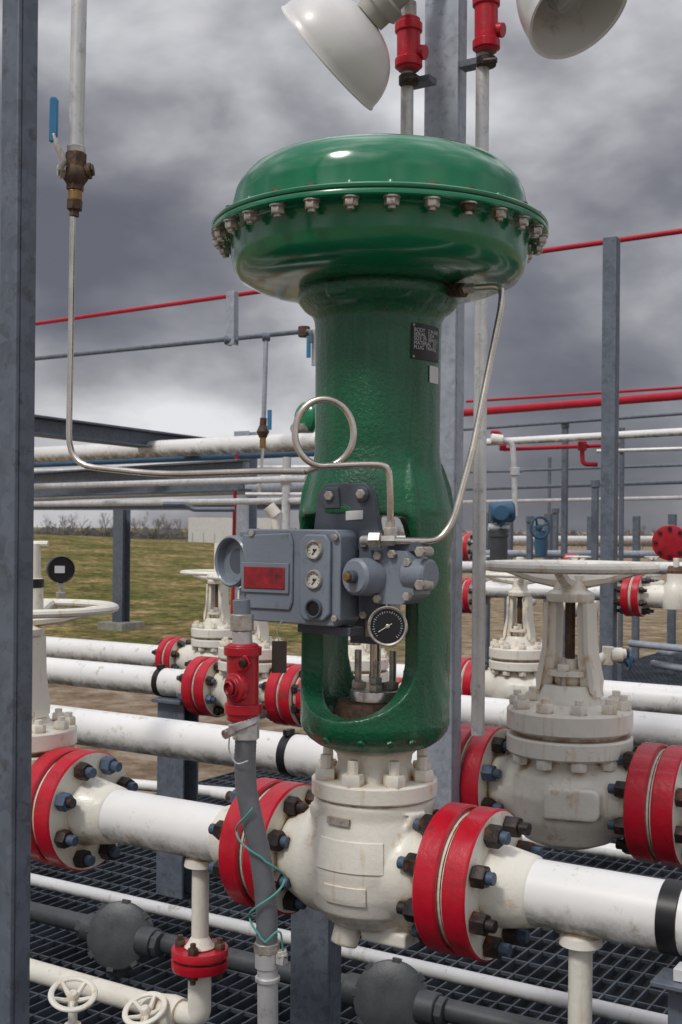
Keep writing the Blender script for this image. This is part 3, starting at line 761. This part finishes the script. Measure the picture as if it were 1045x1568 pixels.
# ------------------------------------------------------------------ background rack, left
def hb(name, p1, d1, p2, w, h, k='galvd', kind='H', ext=.3):
    A, B = hline(p1, d1, p2); d = (B-A)
    b = MB(); hbeam(b, A-d*ext, B+d*.02, w, h, .012, k, (d.y, -d.x, 0), kind); b.obj(name, bevel=.002)
hb('steel_beam', (46, 651), 6.0, (366, 690), .12, .10)
hb('steel_beam', (46, 743), 8.2, (366, 728), .10, .17, 'galvd')
hb('steel_beam', (46, 774), 17, (480, 773), .2, .13)
def bp(name, p1, d1, p2, r, k, e0=.3, e1=.3):
    A, B = hline(p1, d1, p2); d = B-A; b = MB(); b.sweep([A-d*e0, B+d*e1], r, k, 18); b.obj(name); return A, B
bp('white_pipe', (46, 697), 7.6, (480, 676), .050, 'white', .3, .02)
bp('thin_white_pipe', (46, 745), 6.0, (470, 733), .014, 'conduit', .3, .0)
bp('thin_white_pipe', (46, 772), 7.0, (365, 768), .016, 'conduit', .3, .3)
bp('blue_pipe', (120, 709), 8, (450, 695), .02, 'blue', .3, .1)
bp('thin_white_pipe', (46, 722), 9, (480, 716), .02, 'conduit')
bp('thin_grey_pipe', (46, 762), 9.5, (370, 750), .03, 'galv')
b, c = post(377, 660, 8.0, .13, .10, -.4, EYE.z+(810-662)*8/1800, 'H', 'galv'); b.obj('pipe_rack_post', bevel=.003)
b, c = post(187, 780, 18.0, .2, .18, -.4, EYE.z+(810-780)*18/1800, 'H', 'galvd')
b.box((c.x, c.y, -.33), (.5, .5, .16), 'concrete'); b.obj('pipe_rack_post', bevel=.01)
b = MB(); d = 7; b.sweep([P(338, 690, d), P(363, 691, d), P(360, 760, d), P(356, 955, d)], .011, 'rpipe', 10, fil=.03); b.obj('red_pipe')
b = MB(); d = 5.6
b.sweep([P(440, 700, d), P(438, 760, d), P(438, 815, d)], .02, 'conduit', 10); b.cyl(P(430, 735, d), P(447, 735, d), .03, 'conduit', 10); b.sweep([P(376, 757, d), P(435, 757, d), P(470, 757, d)], .01, 'conduit', 8)
b.sweep([P(250, 772, d), P(285, 772, d), P(295, 780, d), P(360, 780, d)], .012, 'galvd', 8, fil=.05)
b.cyl(P(412, 775, d), P(424, 790, d), .03, 'cream', 10); b.cyl(P(420, 785, d), P(424, 815, d), .02, 'cream', 10)
b.obj('small_pipe_manifold')
b = MB(); b.lathe([(0, 0), (.05, 0), (.068, .015), (.068, .04), (.05, .06), (0, .07)], 'green', frame(P(478, 640, 5.2), (-.4, -1, 0)), 24); b.cyl(P(450, 656, 5.1), P(478, 656, 5.2), .022, 'bolt', 10); b.obj('green_actuator')
pg = group('pressure_gauge', P(94, 872, 2.6)); b = MB(); c = P(94, 872, 2.6); Fm = frame(c, (EYE-c).normalized()-Vector((-.25, 0, 0)))
b.lathe([(0, -.03), (.026, -.03), (.030, -.02), (.030, .004), (.028, .008), (.026, .004), (0, .004)], 'black', Fm, 32); b.box((-.004, .0, .006), (.022, .016, .001), 'label', frame(c, (EYE-c).normalized()-Vector((-.25, 0, 0)), R_))
b.cyl(c-Vector((0, 0, .03)), c-Vector((0, 0, .09)), .006, 'bolt', 10); b.cyl(c-Vector((0, 0, .05)), c-Vector((0, 0, .07)), .011, 'bolt', 6); b.obj('gauge', pg)
b = MB(); D = 2.23
b.cyl(P(52, 940, D), P(52, 885, D), .018, 'cream', 16); b.cyl(P(53, 888, D), P(53, 832, D), .012, 'cream', 14); b.cyl(P(44, 833, D), P(74, 833, D), .006, 'cream', 8); b.cyl(P(52, 900, D), P(52, 886, D), .0195, 'black', 16); b.obj('stem_indicator')

# ------------------------------------------------------------------ background right
bp('red_pipe', (712, 632), 9, (1050, 605), .030, 'rpipe', .3, .2)
bp('red_pipe', (742, 613), 10, (1050, 593), .012, 'rpipe', .1, .2)
bp('white_pipe', (750, 677), 8, (1050, 661), .024, 'white', .02, .2)
bp('thin_grey_pipe', (750, 655), 9.5, (1050, 633), .012, 'galvd')
bp('red_pipe', (772, 688), 8, (948, 681), .014, 'rpipe', 0.0, 0)
bp('thin_grey_pipe', (750, 722), 11, (1050, 712), .012, 'galvd')
bp('thin_grey_pipe', (750, 748), 11, (1050, 738), .016, 'galvd')
bp('thin_white_pipe', (750, 768), 11, (1050, 762), .016, 'conduit')
bp('white_pipe', (700, 902), 5.6, (956, 908), .037, 'white', .4, 0)
bp('white_pipe', (945, 690), 9, (1050, 687), .015, 'conduit')
d = 7.6
b = MB(); b.sweep([P(892, 683, d), P(892, 711, d), P(915, 711, d)], .016, 'rpipe', 10, fil=.04); b.cyl(P(892, 676, d), P(892, 690, d), .03, 'rpipe', 10); b.cyl(P(765, 682, d), P(775, 682, d), .035, 'rpipe', 12); b.sweep([P(752, 662, d), P(766, 662, d), P(770, 690, d)], .014, 'rpipe', 10, fil=.04); b.obj('red_pipe_branch')
b = MB(); d = 6.5; b.sweep([P(760, 674, d), P(785, 676, d), P(788, 720, d), P(789, 790, d)], .016, 'conduit', 10, fil=.08); b.cyl(P(752, 672, d), P(770, 674, d), .03, 'cream', 10); b.cyl(P(789, 716, d), P(789, 728, d), .028, 'conduit', 10); b.sweep([P(745, 722, d), P(800, 722, d)], .006, 'galvd', 6); b.obj('vent_pipe')
for px, y0, d, w in ((866, 645, 9, .04), (953, 655, 9, .03), (912, 735, 8, .04), (851, 778, 12, .05), (842, 700, 14, .03), (812, 790, 9, .04)):
    c = P(px, y0, d); b = MB(); hbeam(b, (c.x, c.y, -.4), c, w, w, .005, 'galvd', (1, 0, 0), 'C'); b.cyl(c-Vector((0, 0, .05)), c, w*.8, 'galvd', 10); b.obj('thin_steel_post')
d = 5.5; tg = group('blue_transmitter', P(768, 785, d)); b = MB()
b.cyl(P(750, 785, d), P(788, 783, d), .05, 'blue', 20, ch=.01); b.cyl(P(768, 785, d-.02), P(768, 785, d-.09), .04, 'blue', 20, ch=.006); b.cyl(P(768, 798, d), P(766, 812, d), .02, 'blue', 12); b.cyl(P(748, 808, d), P(780, 808, d), .02, 'conduit', 10)
b.obj('housing', tg)
b = MB(); b.cyl(P(764, 810, d), P(764, 870, d), .042, 'grey', 24, ch=.006); b.cyl(P(764, 818, d), P(764, 822, d), .048, 'grey', 24); b.obj('filter_bowl', tg)
d = 7; b = MB(); Fm = frame(P(827, 808, d), -F_+R_*.35); handwheel(b, None, .062, 'blue', tr=.007, dish=.02, hub=.02, Fm=Fm); b.cyl(P(827, 808, d+.02), P(829, 808, d+.25), .015, 'blue', 10); b.lathe([(0, -.08), (.035, -.08), (.045, 0), (.035, .08), (0, .08)], 'blue', frame(P(829, 832, d+.25)), 16); b.obj('blue_valve')
rc = group('red_blind_flange', P(1022, 832, 5)); b = MB(); d = 5
Fm = frame(P(1026, 831, d), -F_-R_*.45)
b.lathe([(0, -.03), (.072, -.03), (.076, -.026), (.076, -.002), (.072, .0), (0, .0)], 'red', Fm, 40)
for i in range(8):
    a = 2*pi*i/8; q = Fm @ Vector((.06*math.cos(a), .06*math.sin(a), 0)); b.hexn(frame(q, Fm.col[2].xyz), .009, .012, 'nut')
b.cyl(P(1028, 831, d+.04), P(1080, 830, d+.1), .05, 'cream', 20); b.obj('cover', rc)
b = MB(); d = 4.6; c = P(973, 912, d); flange_pair(b, c.x, c.y, c.z, .082, rp=.038, t=.03)
b.sweep([c+AX['x']*.05, c+AX['x']*.16, c+AX['x']*.8], .045, 'cream', 24)
b.lathe([(0, -.05), (.05, -.045), (.06, 0), (.045, .045), (.035, .06), (.035, .09), (0, .09)], 'cream', frame(c+AX['x']*.16), 24)
b.cyl(c+AX['x']*.16+U_*.09, c+AX['x']*.16+U_*.15, .012, 'cream', 10); b.cyl(c+AX['x']*.13+U_*.10, c+AX['x']*.19+U_*.10, .02, 'rust', 8)
b.obj('flanged_pipe')
b = MB()
for px, py, d in ((716, 838, 7.0), (718, 912, 5.6), (876, 868, 7.4)):
    c = P(px, py, d); flange_pair(b, c.x, c.y, c.z, .085, rp=.037, t=.03)
b.obj('red_flanges')
for px, py, d, s in ((885, 872, 6.2, .6), (800, 868, 7.2, .5), (975, 868, 7.5, .45), (738, 850, 8.5, .5), (1000, 850, 9, .5)):
    c = P(px, py+25, d); gate_valve('small_gate_valve', c.x, c.y, c.z-.1, s, .06, .14*s/.6, flanges=False, voxel=.012, wz=.42)
bp('white_pipe', (700, 868), 7.5, (1050, 870), .04, 'white')
bp('thin_white_pipe', (700, 848), 9, (1050, 849), .03, 'galv')
bp('white_pipe', (700, 828), 12, (1050, 826), .05, 'white')
b = MB()
for px, d in ((745, 10), (780, 11), (840, 10.5), (905, 12), (975, 11.5), (1030, 10)):
    c = P(px, 800, d); hbeam(b, (c.x, c.y, -.4), (c.x, c.y, EYE.z+.15), .06, .06, .006, 'galvd', (1, 0, 0), 'C')
b.obj('pipe_support_stands')
b = MB(); d = 2.5
b.sweep([P(918, 1010, d), P(935, 1002, d), P(958, 1002, d)], .012, 'cream', 12); b.cyl(P(930, 1018, d), P(932, 990, d), .013, 'cream', 10)
b.lathe([(0, -.012), (.016, -.012), (.016, .012), (0, .012)], 'cream', frame(P(944, 1003, d), R_), 12)
handwheel(b, None, .020, 'blue', tr=.004, dish=.004, hub=.008, Fm=frame(P(963, 1010, d), R_)); b.obj('bleed_valve')
for (px, py) in ((965, 985), (1000, 1016), (1010, 997)):
    bp('thin_grey_pipe', (px, py), 4.6, (1060, py+10), .014, 'galv', 0, .3)
lowline('small_white_pipe', (60, 1188), (500, 1228), 1.05, .022, 'white')
lowline('small_white_pipe', (700, 1268), (1045, 1318), 1.0, .022, 'white')

# ------------------------------------------------------------------ deck grating
b = MB(); x0, x1, y0, y1 = -2.6, 2.6, -2.2, 11
n = int((x1-x0)/.042)
for i in range(n+1): b.box((x0+i*.042, (y0+y1)/2, -.0145), (.005, y1-y0, .029), 'grate')
n = int((y1-y0)/.10)
for i in range(n+1): b.box(((x0+x1)/2, y0+i*.10, -.006), (x1-x0, .007, .009), 'grate')
b.obj('deck_grating')
b = MB()
for x in (-2.62, -1.2, .3, 1.8): b.box((x, (y0+y1)/2, -.10), (.06, y1-y0, .13), 'galvd')
for x in (-2.5, .3, 2.4):
    for y in (-1.5, 2.5, 6, 10): b.box((x, y, -.29), (.1, .1, .24), 'galvd')
b.obj('deck_frame')
b = MB(); b.box((.2, 4.4, -.392), (5.4, 13.2, .008), 'bed'); b.obj('shade_dark_gravel_bed')  # ground sheet under the deck, with the deck's shade painted in

# ------------------------------------------------------------------ ground and hill
def smooth(t): t = max(0, min(1, t)); return t*t*(3-2*t)
def gh(x, y, d):
    k = x/max(d, .1)
    h = (.98+.30*smooth((-k-.12)/.14))*smooth((d-15)/32)*smooth((.02-k)/.14)*(1-.7*smooth((d-50)/30))
    h += .10*noise.noise(Vector((x*.08, d*.08, 0)))*smooth((d-14)/10)
    return -.4+h*(1 if d < 200 else max(0, 1-(d-200)/300))
ds = [-30, -10, -3, 0, 3, 6]+[8+i*.8 for i in range(60)]+[60, 70, 85, 100, 140, 200, 300, 500, 900, 2000]
xs = [math.copysign(abs(t)**2.2*1200, t) for t in [i/60 for i in range(-60, 61)]]
vs = []; fs = []; mk = []
for d in ds:
    for x in xs:
        p = Vector((EYE.x, EYE.y, 0))+F_*d+R_*x; p.z = gh(x, 0, d); vs.append(p)
        nz = noise.noise(Vector((x*.35, d*.2, 3)))*.5
        mk.append(smooth((d-13.5+nz*3)/2.5)*(1 if x/max(d, .1) < .05 else .25))
nx = len(xs)
for i in range(len(ds)-1):
    for j in range(nx-1): fs.append((i*nx+j, i*nx+j+1, (i+1)*nx+j+1, (i+1)*nx+j))
me = bpy.data.meshes.new('ground'); me.from_pydata(vs, [], fs); me.polygons.foreach_set('use_smooth', [True]*len(fs))
at = me.attributes.new('grass', 'FLOAT', 'POINT'); at.data.foreach_set('value', mk)
go = bpy.data.objects.new('ground', me); sc.collection.objects.link(go)
m = bpy.data.materials.new('grass_and_dirt'); m.use_nodes = True; nt = m.node_tree; L = nt.links.new; bs = nt.nodes['Principled BSDF']; bs.inputs['Roughness'].default_value = .95; bs.inputs['Specular IOR Level'].default_value = .1
tc = nd(nt, 'ShaderNodeTexCoord')
def N(scale, det=8, vec=None):
    n = nd(nt, 'ShaderNodeTexNoise'); n.inputs['Scale'].default_value = scale; n.inputs['Detail'].default_value = det; n.inputs['Roughness'].default_value = .75; L(vec or tc.outputs['Object'], n.inputs['Vector']); return n.outputs['Fac']
def RP(s, stops):
    r = nd(nt, 'ShaderNodeValToRGB'); L(s, r.inputs[0]); e = r.color_ramp.elements
    while len(e) > 1: e.remove(e[0])
    e[0].position = stops[0][0]; e[0].color = (*stops[0][1], 1)
    for p, c in stops[1:]: q = e.new(p); q.color = (*c, 1)
    return r.outputs[0]
gr = RP(N(.7), [(.38, (.38, .27, .14)), (.46, (.25, .20, .08)), (.54, (.155, .145, .045)), (.64, (.10, .112, .030))])
fine = RP(N(5, 12), [(.36, (.22, .22, .20)), (.5, (.9, .9, .9)), (.64, (1.8, 1.8, 1.7))])
mx = nd(nt, 'ShaderNodeMix', data_type='RGBA', blend_type='MULTIPLY'); mx.inputs[0].default_value = 1; L(gr, mx.inputs[6]); L(fine, mx.inputs[7])
di = RP(N(2.5), [(.35, (.16, .11, .065)), (.5, (.34, .25, .17)), (.62, (.50, .42, .32))])
a = nd(nt, 'ShaderNodeAttribute', attribute_name='grass')
m2 = nd(nt, 'ShaderNodeMix', data_type='RGBA'); L(a.outputs['Fac'], m2.inputs[0]); L(di, m2.inputs[6]); L(mx.outputs[2], m2.inputs[7]); L(m2.outputs[2], bs.inputs['Base Color'])
bu = nd(nt, 'ShaderNodeBump'); bu.inputs['Strength'].default_value = .8; bu.inputs['Distance'].default_value = .06; L(N(14), bu.inputs['Height']); L(bu.outputs[0], bs.inputs['Normal'])
me.materials.append(m)

# ------------------------------------------------------------------ distant bare trees, building, fence
b = MB()
def branch(p, d, L_, r, lvl):
    q = p+d*L_; b.sweep([p, q], [r, r*.55], 'bark', 3, cap=False)
    if lvl <= 0: return
    for i in range(3 if lvl > 1 else 5):
        nd_ = (d+Vector((random.uniform(-.8, .8), random.uniform(-.8, .8), random.uniform(0, .5)))).normalized()
        branch(p.lerp(q, random.uniform(.4, 1)), nd_, L_*random.uniform(.5, .8), r*.6, lvl-1)
for i in range(110):
    px = -60+i*10.5+random.uniform(-6, 6); d = random.uniform(95, 120)
    c = P(px, 810, d); c.z = -.4
    hh = random.uniform(.7, 1.25)*(1.2 if (60 < px < 300) else .85)
    branch(c, U_, hh, .045, 4)
b.obj('distant_trees')
b = MB(); random.seed(3)
for i in range(-90, 160):
    c = P(522+i*7.5, 810, 125)
    for k in range(3):
        w = random.uniform(.4, .9); h = random.uniform(.8, 1.6)
        q = c+R_*random.uniform(-1, 1)
        ring = [(q.x+w*math.cos(t)*random.uniform(.6, 1.2), q.y+w*math.sin(t), -.6+h*random.uniform(.5, 1)) for t in [j*pi/4 for j in range(8)]]
        b.add([(q.x, q.y, -.6+h*1.2)]+ring+[(x, y, -.8) for x, y, z in ring], [(0, j+1, (j+1) % 8+1) for j in range(8)]+[(j+1, j+9, (j+1) % 8+9, (j+1) % 8+1) for j in range(8)], 'brush')
b.obj('distant_brush')
wb = group('white_storage_building', P(358, 815, 70)); b = MB(); c = P(357, 815, 70); Fm = frame((c.x, c.y, -.1), U_, R_)
b.box((0, 0, .75), (4.8, 4, 2.3), 'enamel', Fm); b.prism([(-2.5, 1.9), (0, 2.0), (2.5, 1.9), (2.5, 1.95), (0, 2.08), (-2.5, 1.95)], -2.1, 2.1, 'enamel', Fm @ frame((0, 0, 0), (0, 1, 0), (1, 0, 0)))
b.obj('walls', wb)
b = MB(); b.box((1.2, -2.01, .6), (1.0, .04, 1.4), 'galvd', Fm); b.obj('door', wb)
b = MB()
for i in range(18):
    c = P(40+i*17, 824, 48); zz = gh((40+i*17-522)/1800*48, 0, 48)
    b.cyl((c.x, c.y, zz-.2), (c.x, c.y, zz+.4), .012, 'galvd', 5)
b.obj('distant_fence')

# ------------------------------------------------------------------ world, sun, camera
w = bpy.data.worlds.new("World"); sc.world = w; w.use_nodes = True; nt = w.node_tree; L = nt.links.new
bg = nt.nodes['Background']; bg.inputs['Strength'].default_value = .1
to_sun = (-F_*.62-R_*.55); az = math.atan2(to_sun.y, to_sun.x); EL = rad(52)
sky = nd(nt, 'ShaderNodeTexSky', sky_type='NISHITA'); sky.sun_disc = False; sky.sun_elevation = EL; sky.sun_rotation = pi/2-az
tc = nd(nt, 'ShaderNodeTexCoord'); mp = nd(nt, 'ShaderNodeMapping'); mp.inputs['Scale'].default_value = (1, 1, 1.8); mp.inputs['Location'].default_value = (2.3, 1.9, .75)
L(tc.outputs['Generated'], mp.inputs['Vector'])
def WN(scale, det, dist, ro=.5):
    n1 = nd(nt, 'ShaderNodeTexNoise'); n1.inputs['Scale'].default_value = scale; n1.inputs['Detail'].default_value = det; n1.inputs['Roughness'].default_value = ro; n1.inputs['Distortion'].default_value = dist
    L(mp.outputs[0], n1.inputs['Vector']); return n1.outputs['Fac']
def MATH(op, a, b_):
    n = nd(nt, 'ShaderNodeMath', operation=op)
    for i, v in enumerate((a, b_)):
        if hasattr(v, 'links'): L(v, n.inputs[i])
        else: n.inputs[i].default_value = v
    return n.outputs[0]
nn = MATH('ADD', MATH('MULTIPLY', WN(3.0, 5, .1, .45), .72), MATH('MULTIPLY', WN(8.0, 5, .2, .5), .28))
sx = nd(nt, 'ShaderNodeSeparateXYZ'); L(tc.outputs['Generated'], sx.inputs[0])
def MR(a, b_, c, d_):
    mr = nd(nt, 'ShaderNodeMapRange'); L(sx.outputs['Z'], mr.inputs[0])
    for i, v in enumerate((a, b_, c, d_)): mr.inputs[i+1].default_value = v
    return mr.outputs[0]
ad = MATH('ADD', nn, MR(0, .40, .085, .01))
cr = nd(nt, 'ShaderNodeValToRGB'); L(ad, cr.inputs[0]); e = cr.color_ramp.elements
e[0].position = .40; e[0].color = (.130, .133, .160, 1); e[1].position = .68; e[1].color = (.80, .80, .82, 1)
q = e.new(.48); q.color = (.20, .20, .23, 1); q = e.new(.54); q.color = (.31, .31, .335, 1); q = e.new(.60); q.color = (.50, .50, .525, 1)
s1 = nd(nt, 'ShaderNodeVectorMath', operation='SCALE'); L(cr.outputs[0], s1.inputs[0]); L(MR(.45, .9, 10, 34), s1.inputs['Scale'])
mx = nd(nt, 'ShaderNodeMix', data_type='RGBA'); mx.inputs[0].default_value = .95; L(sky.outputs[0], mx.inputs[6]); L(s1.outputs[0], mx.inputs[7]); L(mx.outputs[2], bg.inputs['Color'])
sl = bpy.data.lights.new('sun', 'SUN'); sl.energy = 1.5; sl.angle = rad(10); sl.color = (1, .96, .90)
so = bpy.data.objects.new('sun', sl); sc.collection.objects.link(so)
sv = Vector((math.cos(az)*math.cos(EL), math.sin(az)*math.cos(EL), math.sin(EL)))
so.rotation_euler = sv.to_track_quat('Z', 'Y').to_euler(); so.location = (0, -3, 6)

cam = bpy.data.cameras.new('camera'); co = bpy.data.objects.new('camera', cam); sc.collection.objects.link(co)
cam.lens = 36*FL/1568; cam.sensor_width = 36; cam.shift_y = 26/1568; cam.clip_end = 5000; cam.clip_start = .05
co.matrix_world = Matrix.Translation(EYE) @ Matrix.Rotation(YAW, 4, 'Z') @ Matrix.Rotation(pi/2, 4, 'X') @ Matrix.Rotation(ROLL, 4, 'Z')
cam.dof.use_dof = True; cam.dof.focus_distance = 1.72; cam.dof.aperture_fstop = 18
sc.camera = co
sc.view_settings.view_transform = 'Standard'; sc.view_settings.look = 'None'; sc.view_settings.exposure = 0
